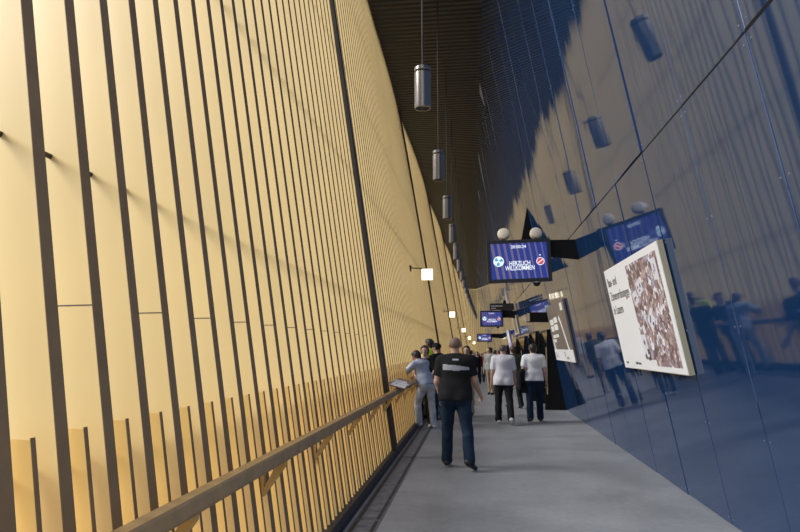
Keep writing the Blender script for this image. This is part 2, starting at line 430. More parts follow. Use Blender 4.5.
# ------------------------------------------------------------------ pendant lamps
PX = -.90
def make_pendant():
    r = empty('pendant_lamp', (0, 0, 0))
    m = MB(); m.tube((0, 0, .79), (0, 0, ZC - 5.95), .016, n=8); m.build('rod', DGREY, r)
    m = MB(); m.lathe([(0.0384, 0.7900), (0.1344, 0.7900), (0.1510, 0.7768), (0.1510, 0.7176), (0.1382, 0.7044), (0.0384, 0.7044)], 28); m.build('cap', LAMPM, r, smooth=True)
    m = MB(); m.lathe([(0.1152, 0.7044), (0.1152, 0.6847), (0.0384, 0.6847)], 24); m.build('neck', BLACK, r, smooth=True)
    m = MB(); m.lathe([(0.0384, 0.6847), (0.1382, 0.6847), (0.1510, 0.6715), (0.1510, 0.0263), (0.1459, 0.0000), (0.1280, 0.0000), (0.1216, 0.0790), (0.0256, 0.1317)], 28); m.build('housing', LAMPM, r, smooth=True)
    m = MB(); m.lathe([(0.1190, 0.0724), (0.1190, 0.0658), (0.0128, 0.0658)][::-1], 24); m.build('lens', mat('lens_grey', (.30, .29, .27), .2), r, smooth=True)
    m = MB(); m.lathe([(.05, ZC - 5.95), (.05, ZC - 5.954), (.012, ZC - 5.956)], 16); m.build('ceiling_rose', DGREY, r, smooth=True)
    return r
def copy_tree(o, parent=None):
    c = o.copy(); COL.objects.link(c)
    if parent is not None: c.parent = parent
    for ch in list(o.children): copy_tree(ch, c)
    return c
PLAB = ['largest cylindrical metal pendant lamp, first in the hanging row', 'second cylindrical pendant lamp in the hanging row, just behind the largest',
        'third cylindrical pendant lamp in the hanging row', 'fourth cylindrical pendant lamp in the hanging row',
        'fifth cylindrical pendant lamp in the hanging row', 'sixth cylindrical pendant lamp in the hanging row']
p0 = make_pendant()
for i in range(18):
    p = p0 if i == 0 else copy_tree(p0)
    y = 10.9 + 4.95 * i
    p.location = (PX + curve(y) * 1.05, y, 5.95)
    tag(p, PLAB[i] if i < 6 else 'small far cylindrical pendant lamp towards the end of the hanging row', 'pendant lamp', 'pendant lamps in a row under the ceiling')
    spot = None

# ------------------------------------------------------------------ white wall lamps
WL = [(17.3, -1.325, 3.64, 'largest square glowing wall lamp on the gold wall, nearest of the row'), (35.0, -1.30, 3.45, 'second square glowing wall lamp on the gold wall'),
      (52.0, -.99, 3.05, 'third small glowing wall lamp on the gold wall'), (69.0, -.70, 2.66, 'fourth tiny glowing wall lamp on the gold wall'), (84.0, -.25, 2.25, 'fifth tiny glowing wall lamp on the gold wall, above the far crowd')]
for (y, x, z, lab) in WL:
    xw = xl(y, z + .2)
    r = empty('wall_lamp', (xw, y, z), label=lab, cat='wall lamp', group='lit wall lamps')
    m = MB(); m.box(xw - .05, xw + .03, y - .05, y + .05, z + .10, z + .26); m.build('wall_plate', BLACK, r)
    m = MB(); m.tube((xw, y, z + .19), (x + .02, y, z + .165), .016, n=8); m.build('arm', BLACK, r)
    m = MB(); m.box(x - .15, x + .15, y - .06, y + .06, z - .15, z + .15); m.build('diffuser', LAMPON, r)
    m = MB(); m.box(x - .15, x + .15, y - .065, y + .065, z + .15, z + .165); m.build('lid', BLACK, r)

# ------------------------------------------------------------------ hanging displays
def disc(mb, M, r, mi, n=20, d=.002):
    mb.add([M @ Vector((r * math.cos(2 * PI * i / n), r * math.sin(2 * PI * i / n), d)) for i in range(n)], [tuple(range(n))], mi)
def display(x0, x1, y, z0, z1, lab, yaw=-1.5):
    cx, cz = (x0 + x1) / 2, (z0 + z1) / 2; w, h = x1 - x0, z1 - z0
    r = empty('hanging_display', (cx, y, z1), label=lab, cat='display screen', group='hanging displays over the walkway')
    M = Matrix.Translation((cx, y, cz)) @ Matrix.Rotation(R(yaw), 4, 'Y') @ Matrix.Rotation(R(90), 4, 'X')     # local x right, y up, z to the viewer
    m = MB(); m.box(-w / 2, w / 2, -h / 2, h / 2, -.10, 0, M=M)
    ww, hh = w / 2 - .06, h / 2 - .055
    for (a, b, c, d) in ((-w / 2, w / 2, hh, h / 2), (-w / 2, w / 2, -h / 2, -hh), (-w / 2, -ww, -hh, hh), (ww, w / 2, -hh, hh)):
        m.box(a, b, c, d, 0, .022, M=M)
    m.build('housing', BLACK, r)
    m = MB(); cyy = .012
    m.add([M @ Vector(p) for p in ((-ww, -hh, .003), (ww, -hh, .003), (ww, hh, .003), (-ww, hh, .003))], [(0, 1, 2, 3)], 0)
    # slanted stripes
    n = 9
    for i in range(n):
        xa = -ww + 2 * ww * (i + .35) / n
        top = xa - .035; bot = xa + .055; wd = .048 * (1 - .6 * i / n)
        def cl(v): return max(-ww, min(ww, v))
        m.add([M @ Vector(p) for p in ((cl(bot), -hh, .0045), (cl(bot + wd), -hh, .0045), (cl(top + wd), hh, .0045), (cl(top), hh, .0045))], [(0, 1, 2, 3)], 1)
    scr = m.build('screen', [SCRBLUE, SCRSTRIPE], r)
    m = MB(); T = lambda x, yv: M @ Matrix.Translation((x, yv, .0065))
    s = w / 1.0
    add_text(m, T(0, hh - .065), '20:00:24', .07 * s, bold=.001)
    add_text(m, T(.01, -.045), 'HERZLICH', .10 * s, bold=.002, sx=.72); add_text(m, T(.01, -.125), 'WILLKOMMEN', .10 * s, bold=.002, sx=.70)
    m.build('lettering', SCRWHITE, scr)
    m = MB(); disc(m, T(-ww + .13, 0), .09, 0, d=0)
    for k in range(3):
        Mk = T(-ww + .13, 0) @ Matrix.Rotation(R(120 * k + 20), 4, 'Z')
        m.add([Mk @ Vector(p) for p in ((.015, -.012, .001), (.075, -.03, .001), (.07, .028, .001), (.02, .02, .001))], [(0, 1, 2, 3)], 1)
    m.build('round_badge', [SCRWHITE, SCRTEAL], scr)
    m = MB(); C = T(ww - .12, -.02); disc(m, C, .068, 0, d=0); disc(m, C, .056, 1, d=.001)
    m.add([C @ Matrix.Rotation(R(35), 4, 'Z') @ Vector(p) for p in ((-.05, -.008, .002), (.05, -.008, .002), (.05, .008, .002), (-.05, .008, .002))], [(0, 1, 2, 3)], 0)
    st = [(.02 * (1 if k % 2 == 0 else .42) * math.sin(2 * PI * k / 10), .02 * (1 if k % 2 == 0 else .42) * math.cos(2 * PI * k / 10)) for k in range(10)]
    m.add([C @ Vector((a, b + .105, .001)) for a, b in st], [tuple(range(10))[::-1]], 2)
    m.build('red_crest', [SCRWHITE, SCRRED, SCRWHITE], scr)
    # arm to the blue wall
    m = MB(); za, zb = z1 - .01, z1 - .34
    ya, yb = y + .01, y + .13
    m.prism([(x1 - .02, za), (x1 - .02, zb + .06), (xr(zb + .0) , zb), (xr(za), za)], ya, yb, lambda u, v, d: (u, d, v))
    m.build('arm', BLACKM, r)
    # camera dome under the lower edge
    m = MB(); m.lathe([(.0, -.075), (.04, -.062), (.062, -.03), (.068, 0.0)], 20, c=(cx + w * .27, y + .05, z0)); m.build('camera_dome', BLACK, r, smooth=True)
    m = MB(); m.lathe([(.078, 0.0), (.078, .012), (.05, .012)], 20, c=(cx + w * .27, y + .05, z0 - .01)); m.build('dome_ring', ALU, r, smooth=True)
    return r
d1 = display(.215, 1.28, 10.6, 2.70, 3.42, 'largest hanging display reading HERZLICH WILLKOMMEN, nearest in the corridor')
display(.20, 1.19, 27.5, 2.51, 3.21, 'second hanging display, small, beyond the nearest screen and below a dark sign', 0)
display(.09, 1.14, 45.0, 2.02, 2.60, 'third and smallest hanging display, far above the crowd', 0)
# round antennas on top of the nearest display
for x, tl, lab in ((.50, -18, 'round cream antenna on top of the nearest display, above its clock'), (1.05, 16, 'round cream antenna on top of the nearest display, beside its arm')):
    r = empty('round_antenna', (x, 10.72, 3.42), label=lab, cat='antenna', group='antennas on the nearest display')
    m = MB(); m.box(x - .02, x + .02, 10.69, 10.73, 3.425, 3.46); m.build('foot', DGREY, r)
    Mx = Matrix.Translation((x, 10.7, 3.545)) @ Matrix.Rotation(R(tl), 4, 'Y') @ Matrix.Rotation(R(68), 4, 'X')
    m = MB(); m.lathe([(.06, -.06), (.10, -.045), (.105, .0), (.10, .03), (.07, .045), (.02, .05)], 24, M=Mx); m.build('dome', CREAM, r, smooth=True)
# black triangular bracket on the blue wall beyond the first display
m = MB(); m.prism([(xr(5.2), 5.2), (xr(3.4) + .0, 3.4), (xr(3.4) - .66, 3.4)], 16.0, 16.1, lambda u, v, d: (u, d, v))
tag(m.build('wall_bracket', BLACKM, loc=(xr(3.4), 16.05, 3.4)), 'black triangular bracket on the blue wall above the nearest display', 'bracket')
m = MB(); m.prism([(xr(4.2), 4.2), (xr(3.2) + .0, 3.2), (xr(3.2) - .5, 3.2)], 33.9, 34.0, lambda u, v, d: (u, d, v))
tag(m.build('wall_bracket', BLACKM, loc=(xr(3.2), 34, 3.2)), 'small black triangular bracket far along the blue wall, above the second display', 'bracket')

# black box sign sticking out of the blue wall
r = empty('projecting_sign', (1.8, 16.5, 2.47), label='black projecting box sign with a pale end, on the blue wall behind the portrait poster', cat='sign')
m = MB(); m.prism([(1.33, 2.51), (1.33, 2.26), (xr(2.26), 2.26), (xr(2.51), 2.51)], 16.4, 16.6, lambda u, v, d: (u, d, v)); m.build('housing', BLACKM, r)
m = MB(); m.box(1.325, 1.39, 16.385, 16.40, 2.28, 2.49); m.build('end_panel', mat('pale_end', (.6, .5, .38), .5), r)
# dark sign with white lines further on
r = empty('direction_sign', (1.3, 26.4, 3.3), label='dark direction sign with small white lettering above the second display', cat='sign')
m = MB(); m.prism([(.60, 3.44), (.60, 3.17), (xr(3.17), 3.17), (xr(3.44), 3.44)], 26.3, 26.45, lambda u, v, d: (u, d, v)); m.build('housing', mat('sign_brown', (.04, .03, .025), .5), r)
for a, b, z in ((.66, .80, 3.33), (.82, .98, 3.33), (1.0, 1.12, 3.33), (.66, .76, 3.24), (.78, .84, 3.24)): MB().box(a, b, 26.292, 26.3, z - .018, z + .018).build('lettering', WHITE, r)
m = MB(); m.prism([(xr(3.17) - .10, 3.17), (xr(3.17) - .02, 3.17), (xr(3.44) - .02, 3.44), (xr(3.44) - .10, 3.44)], 26.28, 26.3, lambda u, v, d: (u, d, v)); m.build('pale_strip', CREAM, r)

# ------------------------------------------------------------------ boards on the blue wall
def wall_M(y0, y1, s0, s1, d=.03):
    """local x to the reader's right (towards the camera), y up the slope, z off the wall; origin at the lower left"""
    M = Matrix(((0, ER.x, NR.x, 0), (-1, ER.y, NR.y, 0), (0, ER.z, NR.z, 0), (0, 0, 0, 1)))
    return Matrix.Translation(pr(y1, s0, d)) @ M
r = empty('info_board', pr(7.2, 2.0, 0), label='large white information board with a brown aerial view, on the blue wall', cat='information board')
q = math.sqrt(1 + KR * KR); y0, y1, s0, s1 = 6.2, 8.72, 1.35 * q, 2.645 * q; W, H = y1 - y0, s1 - s0
M = wall_M(y0, y1, s0, s1, .012)
m = MB(); m.box(0, W, 0, H, 0, .055, M=M); m.build('edge_frame', BOARDEDGE, r)
m = MB(); m.box(.008, W - .004, .008, H - .004, .055, .060, M=M); face = m.build('face', WHITE, r)
m = MB(); L = .0605
m.prism([(.46 * W, .94 * H), (.955 * W, .94 * H), (.955 * W, .05 * H), (.62 * W, .05 * H), (.62 * W, .10 * H), (.46 * W, .10 * H)], L, L + .001, lambda u, v, d: M @ Vector((u, v, d)))
m.build('aerial_print', MAPM, r)
PP, PD = mat('print_pale', (.70, .70, .75), .5), mat('print_dark', (.10, .07, .08), .5)
def patch(nm, ma, par, u, v, w_, h_, a, d):
    Mk = M @ Matrix.Translation((u * W, v * H, d)) @ Matrix.Rotation(R(a), 4, 'Z')
    return MB().box(-w_ / 2, w_ / 2, -h_ / 2, h_ / 2, 0, .001, 0, Mk).build(nm, ma, par)
LB = [patch('print_label', PP, r, *a, .0625) for a in ((.62, .72, .22, .16, 14), (.52, .64, .19, .15, 12), (.69, .43, .22, .17, 35), (.90, .81, .17, .22, 0), (.50, .22, .20, .26, 0), (.54, .36, .10, .1, 20))]
for k, a in ((0, (.60, .72, .04, .03, 14)), (0, (.64, .73, .04, .04, 40)), (0, (.62, .69, .05, .02, 10)), (1, (.52, .64, .10, .02, 12)), (1, (.51, .62, .05, .015, 12)), (2, (.68, .44, .09, .03, 60)), (2, (.71, .40, .05, .03, 20)), (3, (.90, .82, .02, .08, 0)), (3, (.885, .79, .012, .04, 0)),
          (4, (.48, .13, .06, .05, 30)), (4, (.53, .17, .05, .06, 10)), (4, (.50, .25, .05, .05, 50)), (4, (.53, .11, .07, .04, 20))): patch('print_mark', PD, LB[k], *a, .064)
m = MB(); T = lambda u, v: M @ Matrix.Translation((u * W, v * H, .0615))
PB = mat('print_black', (.04, .035, .035), .5)
for s_, u, v, z_, x_ in (('Bau- und', .035, .86, .165, .86), ('Zonenordnungen', .035, .72, .165, .86), ('in Luzern', .035, .58, .165, .86), ('Projekt', .06, .06, .04, 1), ('Stadt Luzern', .25, .06, .05, 1)):
    m = MB(); add_text(m, T(u, v), s_, z_, 'LEFT', 0, 0, x_); m.build('lettering', PB, r)
m = MB(); m.box(.37 * W, .42 * W, .665 * H, .675 * H, .0605, .0615, M=M); m.build('red_mark', mat('print_red', (.45, .05, .06), .5), r)

r = empty('info_board', pr(13.9, 2.0, 0), label='grey poster with white lettering and a white foot strip, on the blue wall', cat='poster')
y0, y1, s0, s1 = 13.1, 16.1, 1.31 * q, 2.61 * q; W, H = y1 - y0, s1 - s0; M = wall_M(y0, y1, s0, s1, .012)
m = MB(); m.box(0, W, 0, H, 0, .04, M=M); m.build('panel', mat('poster_grey', (.16, .135, .115), .5), r)
m = MB(); m.box(0.0, W, 0, .20 * H, .04, .042, M=M)
for a, b, v, t_ in ((.08, .30, .70, .05), (.33, .52, .72, .05), (.08, .25, .58, .05), (.28, .50, .595, .05), (.10, .28, .44, .028), (.30, .44, .445, .028), (.10, .26, .36, .028), (.80, .92, .90, .06)):
    m.box(a * W, b * W, (v - t_) * H, (v + t_) * H, .04, .042, M=M)
m.prism([(.60 * W, .72 * H), (.66 * W, .66 * H), (.80 * W, .20 * H), (.86 * W, .2 * H), (.72 * W, .62 * H), (.66 * W, .78 * H)], .04, .0425, lambda u, v, d: M @ Vector((u, v, d)))
m.prism([(.02 * W, .40 * H), (.06 * W, .2 * H), (.14 * W, .2 * H), (.05 * W, .40 * H)], .04, .0425, lambda u, v, d: M @ Vector((u, v, d)))
m.build('white_print', WHITE, r)
m = MB()
for a, b, v, t_ in ((.06, .10, .10, .05), (.13, .16, .08, .04), (.55, .6, .12, .04), (.62, .75, .06, .02)): m.box(a * W, b * W, (v - t_) * H, (v + t_) * H, .042, .0435, M=M)
m.build('grey_print', mat('print_mid', (.35, .34, .33), .5), r)

r = empty('wall_poster', pr(27, 2.3, 0), label='pale framed poster with dark bands on the blue wall under the direction sign', cat='poster')
y0, y1, s0, s1 = 27.2, 29.8, 2.2 * q, 3.0 * q; W, H = y1 - y0, s1 - s0; M = wall_M(y0, y1, s0, s1, .012)
m = MB(); m.box(0, W, 0, H, 0, .04, M=M); m.build('panel', mat('poster_pale', (.55, .48, .38), .5), r)
m = MB(); m.box(.2 * W, .4 * W, .1 * H, .95 * H, .04, .043, M=M); m.box(.5 * W, .72 * W, .1 * H, .95 * H, .04, .043, M=M); m.build('dark_band', BLACK, r)
r = empty('wall_banner', pr(36, 1.9, 0), label='tall lilac and white banner on the far blue wall above the white shirted man', cat='banner')
y0, y1, s0, s1 = 35.0, 37.6, .75 * q, 2.6 * q; W, H = y1 - y0, s1 - s0; M = wall_M(y0, y1, s0, s1, .012)
m = MB(); m.box(0, W, 0, H, 0, .03, M=M); m.build('panel', mat('banner_lilac', (.50, .50, .72), .5, noise=.4, nscale=3), r)
m = MB(); m.box(.2 * W, .8 * W, .62 * H, .9 * H, .03, .032, M=M); m.box(.2 * W, .7 * W, .3 * H, .4 * H, .03, .032, M=M); m.build('white_print', WHITE, r)

# ------------------------------------------------------------------ door portals in the blue wall
def portal(i, ya, yb, ztop, xo=1.755):
    z0 = zf(ya); z0b = zf(yb)
    r = empty('door_%d' % i, (2.0, ya, z0), 'structure')
    def cheek(y, th, z0):
        m = MB(); m.prism([(xo, z0), (xr(z0) + .02, z0), (xr(ztop) + .02, ztop), (xr(ztop) - .055, ztop)], y, y + th, lambda u, v, d: (u, d, v)); return m.build('side_panel', BLACKM, r)
    c = cheek(ya, .05, z0 + .002); cheek(yb - .05, .05, z0b + .002)
    m = MB(); m.box(xo + .055, xo + .085, ya - .012, ya - .001, z0 + .40, z0 + 1.62); m.build('edge_strip', mat('strip_wood', (.45, .34, .24), .5), c)
    m = MB(); m.prism([(xr(ztop) - .055, ztop), (xr(ztop) + .02, ztop), (xr(ztop - .06) + .02, ztop - .06), (xr(ztop - .06) - .06, ztop - .06)], ya + .05, yb - .05, lambda u, v, d: (u, d, v)); m.build('lintel', BLACK, r)
    for a, b in ((ya + .06, (ya + yb) / 2 - .01), ((ya + yb) / 2 + .01, yb - .06)):
        m = MB(); m.prism([(xr(z0) - .03, z0 + .01), (xr(z0) - .005, z0 + .01), (xr(ztop - .06) - .002, ztop - .06), (xr(ztop - .06) - .03, ztop - .06)], a, b, lambda u, v, d: (u, d, v)); lf = m.build('door_leaf', GLASSD, r)
        m = MB(); hz = z0 + 1.05; m.tube((xr(hz) - .08, b - .12, hz - .2), (xr(hz) - .08, b - .12, hz + .2), .014, n=8); m.box(xr(hz) - .08, xr(hz), b - .13, b - .11, hz - .16, hz - .13); m.box(xr(hz) - .08, xr(hz), b - .13, b - .11, hz + .13, hz + .16); m.build('handle', ALU, lf)
portal(1, 16.8, 18.9, 2.08)
portal(2, 19.9, 22.4, 2.12, 1.70)
portal(3, 24.6, 29.6, 2.05, 1.66)
portal(4, 40.0, 43.0, 1.75, 1.6)

# ------------------------------------------------------------------ people: one continuous skin per body, clothes as shells over it
def surface_nets(F, org, h):
    ins = F < 0
    nx, ny, nz = F.shape
    c = [(i, j, k) for i in (0, 1) for j in (0, 1) for k in (0, 1)]
    def sl(A, o): return A[o[0]:nx - 1 + o[0], o[1]:ny - 1 + o[1], o[2]:nz - 1 + o[2]]
    cnt = sum(sl(ins, o).astype(np.int8) for o in c)
    act = (cnt > 0) & (cnt < 8)
    idx = -np.ones(act.shape, np.int64); idx[act] = np.arange(act.sum())
    cell = np.argwhere(act)
    P = np.zeros((len(cell), 3)); N = np.zeros(len(cell))
    vals = {o: sl(F, o)[act] for o in c}
    for o in c:
        for ax in range(3):
            if o[ax]: continue
            q = list(o); q[ax] = 1; q = tuple(q)
            a, b = vals[o], vals[q]; m = (a < 0) != (b < 0)
            t = np.where(m, a / np.where(m, a - b, 1), 0)
            p = np.tile(np.array(o, float), (len(cell), 1)); p[:, ax] += t
            P[m] += p[m]; N[m] += 1
    P = (cell + P / N[:, None]) * h + org
    quads = []
    for ax in range(3):
        a1, a2 = (ax + 1) % 3, (ax + 2) % 3
        s0 = [slice(1, -1)] * 3; s1 = [slice(1, -1)] * 3
        s0[ax] = slice(0, -1); s1[ax] = slice(1, None)
        A = ins[tuple(s0)]; B = ins[tuple(s1)]
        for flip, M in ((0, A & ~B), (1, ~A & B)):
            e = np.argwhere(M); 
            if not len(e): continue
            e[:, a1] += 1; e[:, a2] += 1
            def g(d1, d2):
                f = e.copy(); f[:, a1] -= d1; f[:, a2] -= d2; return idx[f[:, 0], f[:, 1], f[:, 2]]
            q = np.stack([g(1, 1), g(0, 1), g(0, 0), g(1, 0)], 1)
            quads.append(q[:, ::-1] if flip else q)
    return P, np.concatenate(quads)

class Fld:
    def __init__(s): s.p = []
    def cap(s, a, b, ra, rb=None, k=.025, n=None, ratio=1., clip=None, off=0.):
        s.p.append((np.array(a, float), np.array(b, float), ra + off, (ra if rb is None else rb) + off, k, n, ratio, clip)); return s
    def ball(s, c, r, k=.02, n=None, ratio=1.): return s.cap(c, np.array(c) + np.array([0, 0, 1e-4]), r, r, k, n, ratio)
    def mesh(s, h, cut=None, wob=0., seed=0):
        lo = np.min([np.minimum(a - max(ra, rb) * max(1, rt), b - max(ra, rb) * max(1, rt)) for a, b, ra, rb, k, n, rt, c in s.p], 0) - 3 * h - .01
        hi = np.max([np.maximum(a + max(ra, rb) * max(1, rt), b + max(ra, rb) * max(1, rt)) for a, b, ra, rb, k, n, rt, c in s.p], 0) + 3 * h + .01
        dim = np.ceil((hi - lo) / h).astype(int) + 1
        F = np.full(dim, .2, np.float32)
        ax = [lo[i] + h * np.arange(dim[i]) for i in range(3)]
        for a, b, ra, rb, k, n, rt, clip in s.p:
            R_ = max(ra, rb) * max(1, rt) + k + 2 * h
            i0 = np.clip(np.floor((np.minimum(a, b) - R_ - lo) / h).astype(int), 0, dim); i1 = np.clip(np.ceil((np.maximum(a, b) + R_ - lo) / h).astype(int) + 1, 0, dim)
            sl = tuple(slice(i0[i], i1[i]) for i in range(3))
            X = np.stack(np.meshgrid(*[ax[i][sl[i]] for i in range(3)], indexing='ij'), -1)
            Q = X - a; ab = b - a
            if n is not None:
                n = np.array(n, float); n = n / np.linalg.norm(n); f = 1 / rt - 1
                Q = Q + (Q @ n)[..., None] * n * f; ab = ab + (ab @ n) * n * f
            t = np.clip((Q @ ab) / max(ab @ ab, 1e-12), 0, 1)
            d = np.linalg.norm(Q - t[..., None] * ab, axis=-1) - (ra + (rb - ra) * t)
            if clip is not None:
                for c, nn in clip: d = np.maximum(d, (X - np.array(c)) @ np.array(nn))
            G = F[sl]; hh = np.clip(.5 + .5 * (G - d) / k, 0, 1)
            F[sl] = G * (1 - hh) + d * hh - k * hh * (1 - hh)
        if wob or cut is not None:
            X = np.stack(np.meshgrid(*ax, indexing='ij'), -1)
            if wob:
                x, y, z = X[..., 0], X[..., 1], X[..., 2]
                F += wob * (np.sin(9 * z + 21 * x + seed) * np.sin(17 * y - 13 * z + seed * 2) + .6 * np.sin(31 * z + 14 * x - 9 * y + seed * 3))
            if cut is not None:
                for c, nn in cut: F = np.maximum(F, (X - np.array(c)) @ np.array(nn))
        return surface_nets(F, lo, h)

def np_obj(name, P, Q, m, parent, mats2=None, sel=None):
    me = bpy.data.meshes.new(name); me.from_pydata(P.tolist(), [], Q.tolist())
    me.materials.append(m)
    me.polygons.foreach_set('use_smooth', [True] * len(me.polygons)); me.update()
    o = bpy.data.objects.new(name, me); COL.objects.link(o); o.parent = parent
    return o

def rot(v, ax, deg):
    return np.array(Matrix.Rotation(R(deg), 3, Vector(ax)) @ Vector(v))
SKINS = {}
def skin(c): return mat('skin_%d' % int(c[0] * 1000), c, .55, noise=.08, nscale=9)
def cloth(name, c, noise=.12, rough=.85): return mat(name, c, rough, noise=noise, nscale=7, bump=.25, bscale=240, spec=.2)

def person(loc, face, h=1.78, pose=None, top=None, legs=None, shoe=None, hair=None, sk=(.50, .30, .21), label='', group=None,
           build=1.0, belly=0., res=.009, sleeve=.55, top_name='t_shirt', leg_name='trousers', shoe_name='shoe', extra=None, hairlen=0, name='person', hem=-.05, facing=False, vest=None, cap_m=None):
    """face: degrees, 0 looks along +Y, positive turns to the left"""
    p = dict(lean=2, side=0, head=(0, 0), la=(4, 8, 12), ra=(-4, 8, 12), ll=(4, 2, 4), rl=(-4, 2, 6), lf=(0, 8), rf=(0, 8), twist=0)
    p.update(pose or {})
    s = h / 1.78
    A = np.array
    root = empty(name, (loc[0], loc[1], loc[2]), label=label, cat='person', group=group)
    root.rotation_euler = (0, 0, R(face))
    P = A([0, 0, 0.0])
    u = rot(rot((0, 0, 1), (1, 0, 0), -p['lean']), (0, 1, 0), p['side'])       # spine
    fw = rot((0, 1, 0), (1, 0, 0), -p['lean']); lat = rot(np.cross(fw, u), u, p['twist']); fw = np.cross(u, lat)
    L = lambda v: A(v) * s
    waist, chest, neck = P + u * .16 * s, P + u * .36 * s, P + u * .525 * s
    hd = rot(rot(u, (1, 0, 0), -p['head'][0] + p['lean'] * .6), (0, 0, 1), 0); 
    hf = rot(np.array([0, 1, 0.]), (0, 0, 1), p['head'][1]); hf = hf - hd * (hf @ hd); hf /= np.linalg.norm(hf); hl = np.cross(hf, hd)
    hc = neck + hd * .135 * s + hf * .02 * s
    J = {}
    for sd, nm in ((-1, 'l'), (1, 'r')):
        sw, ab, kn = p[nm + 'l']; hip = P + A([sd * .095 * s, 0, -.02 * s])
        d = rot(rot((0, 0, -1), (0, 1, 0), -sd * ab), (1, 0, 0), sw); knee = hip + d * .43 * s
        d2 = rot(rot((0, 0, -1), (0, 1, 0), -sd * ab * .6), (1, 0, 0), sw - kn); ank = knee + d2 * .41 * s
        pt, tw = p[nm + 'f']; fd = rot(rot((0, 1, 0), (1, 0, 0), pt), (0, 0, 1), -sd * tw); fn = np.cross(rot((1, 0, 0), (0, 0, 1), -sd * tw), fd)
        sh = chest + u * .10 * s + lat * sd * .185 * s * (.9 + .1 * build)
        sw, ab, el = p[nm + 'a'][:3]; tw_ = p[nm + 'a'][3] if len(p[nm + 'a']) > 3 else 10
        d = rot(rot((0, 0, -1), (0, 1, 0), -sd * ab), (1, 0, 0), sw); d = d[0] * lat + d[1] * fw + d[2] * u if p['lean'] > 25 else d
        elb = sh + d * .29 * s
        hx = rot((1, 0, 0), (0, 1, 0), -sd * ab); hx = rot(hx, d, -sd * tw_)
        e = rot(d, hx, el); wr = elb + e * .25 * s
        J[nm] = dict(hip=hip, knee=knee, ank=ank, fd=fd, fn=fn, sh=sh, el=elb, wr=wr, ad=e, sd=sd, hx=hx)
    b = build
    def torso(F, off):
        F.cap(P - u * .03 * s, P + u * .08 * s, .115 * s * b, .108 * s * b, .05, lat, 1.45, off=off)
        F.cap(P + u * .10 * s, P + u * .38 * s, (.098 + belly * .3) * s * b, .118 * s * b, .06, lat, 1.42, off=off)
        if belly: F.cap(P + u * .06 * s + fw * .05, P + u * .2 * s + fw * .05, (.09 + belly) * s, (.09 + belly) * s, .06, lat, 1.3, off=off)
        F.cap(J['l']['sh'] * .85 + J['r']['sh'] * .15, J['r']['sh'] * .85 + J['l']['sh'] * .15, .066 * s, .066 * s, .06, off=off)
        F.cap(P + u * .44 * s, neck - u * .01, .095 * s, .056 * s, .05, lat, 1.3, off=off)
    def arm(F, j, off, upto=None):
        c = None
        if upto is not None:
            d = (j['el'] - j['sh']); dn = d / np.linalg.norm(d); c = [(j['sh'] + d * upto, dn)]
        F.cap(j['sh'], j['el'], .056 * s * b, .043 * s * b, .03, clip=c, off=off)
    def leg(F, j, off, lo=0.):
        F.cap(j['hip'], j['knee'], .092 * s * b, .060 * s, .04, off=off)
        F.cap(j['knee'], j['ank'], .058 * s, .040 * s + lo, .02, off=off)
        bk = -np.array([0, 1, 0]); dd = (j['ank'] - j['knee']); q = j['knee'] + dd * .3; bk = bk - dd * (bk @ dd) / (dd @ dd)
        F.cap(q + bk * .018 * s, q + dd * .25 + bk * .014 * s, .047 * s, .040 * s, .03, off=off)
        F.ball(j['hip'] + A([j['sd'] * .0, -.055 * s, -.02 * s]), .082 * s * b + off, .05)
    # body
    F = Fld(); torso(F, 0)
    for j in J.values(): leg(F, j, 0)
    for j in J.values():
        arm(F, j, 0); F.cap(j['el'], j['wr'], .043 * s, .027 * s, .02)
        # hand: palm, four unequal bent fingers, thumb from the side of the palm
        e, hx, sd = j['ad'], j['hx'], j['sd']; pn = np.cross(hx, e) * 1.0; side = pn / np.linalg.norm(pn)
        inn = -sd * hx / np.linalg.norm(hx)          # palm faces the thigh
        kn = j['wr'] + e * .085 * s
        F.cap(j['wr'] + e * .01, kn, .020 * s, .021 * s, .014, side, 1.75)
        for q, (o_, ln) in enumerate(((-.030, .072), (-.010, .084), (.010, .079), (.029, .060))):
            base = kn + side * o_ * s * -1 + e * .004; cur = rot(e, np.cross(e, inn), 28); m_ = base + cur * ln * .5 * s; cu2 = rot(e, np.cross(e, inn), 62)
            F.cap(base - e * .02, m_, .0098 * s, .009 * s, .004); F.cap(m_, m_ + cu2 * ln * .5 * s, .009 * s, .0075 * s, .004)
        tb = j['wr'] + e * .028 * s + side * .028 * s; t1 = tb + (e * .7 + side * .55 + inn * .35) * .036 * s
        F.cap(tb, t1, .013 * s, .011 * s, .008); F.cap(t1, t1 + (e * .95 + inn * .3) * .032 * s, .0105 * s, .008 * s, .004)
        # foot
        F.cap(j['ank'] - j['fn'] * .03 * s - j['fd'] * .03 * s, j['ank'] - j['fn'] * .05 * s + j['fd'] * .14 * s, .036 * s, .026 * s, .02)
    F.cap(neck - u * .06 * s, hc - hd * .06 * s - hf * .015 * s, .058 * s, .054 * s, .025)
    F.cap(hc - hf * .018 * s + hd * .03 * s, hc + hf * .022 * s + hd * .025 * s, .078 * s, .074 * s, .03, hl, .98)
    F.cap(hc + hf * .03 * s - hd * .01 * s, hc + hf * .045 * s - hd * .075 * s, .055 * s, .036 * s, .03)
    F.cap(hc + hf * .092 * s + hd * .012 * s, hc + hf * .108 * s - hd * .022 * s, .010 * s, .015 * s, .012)
    F.cap(hc + hf * .086 * s - hd * .052 * s - hl * .018 * s, hc + hf * .086 * s - hd * .052 * s + hl * .018 * s, .008 * s, .008 * s, .008)
    F.cap(hc + hf * .08 * s + hd * .03 * s - hl * .035 * s, hc + hf * .08 * s + hd * .03 * s + hl * .035 * s, .014 * s, .014 * s, .012)
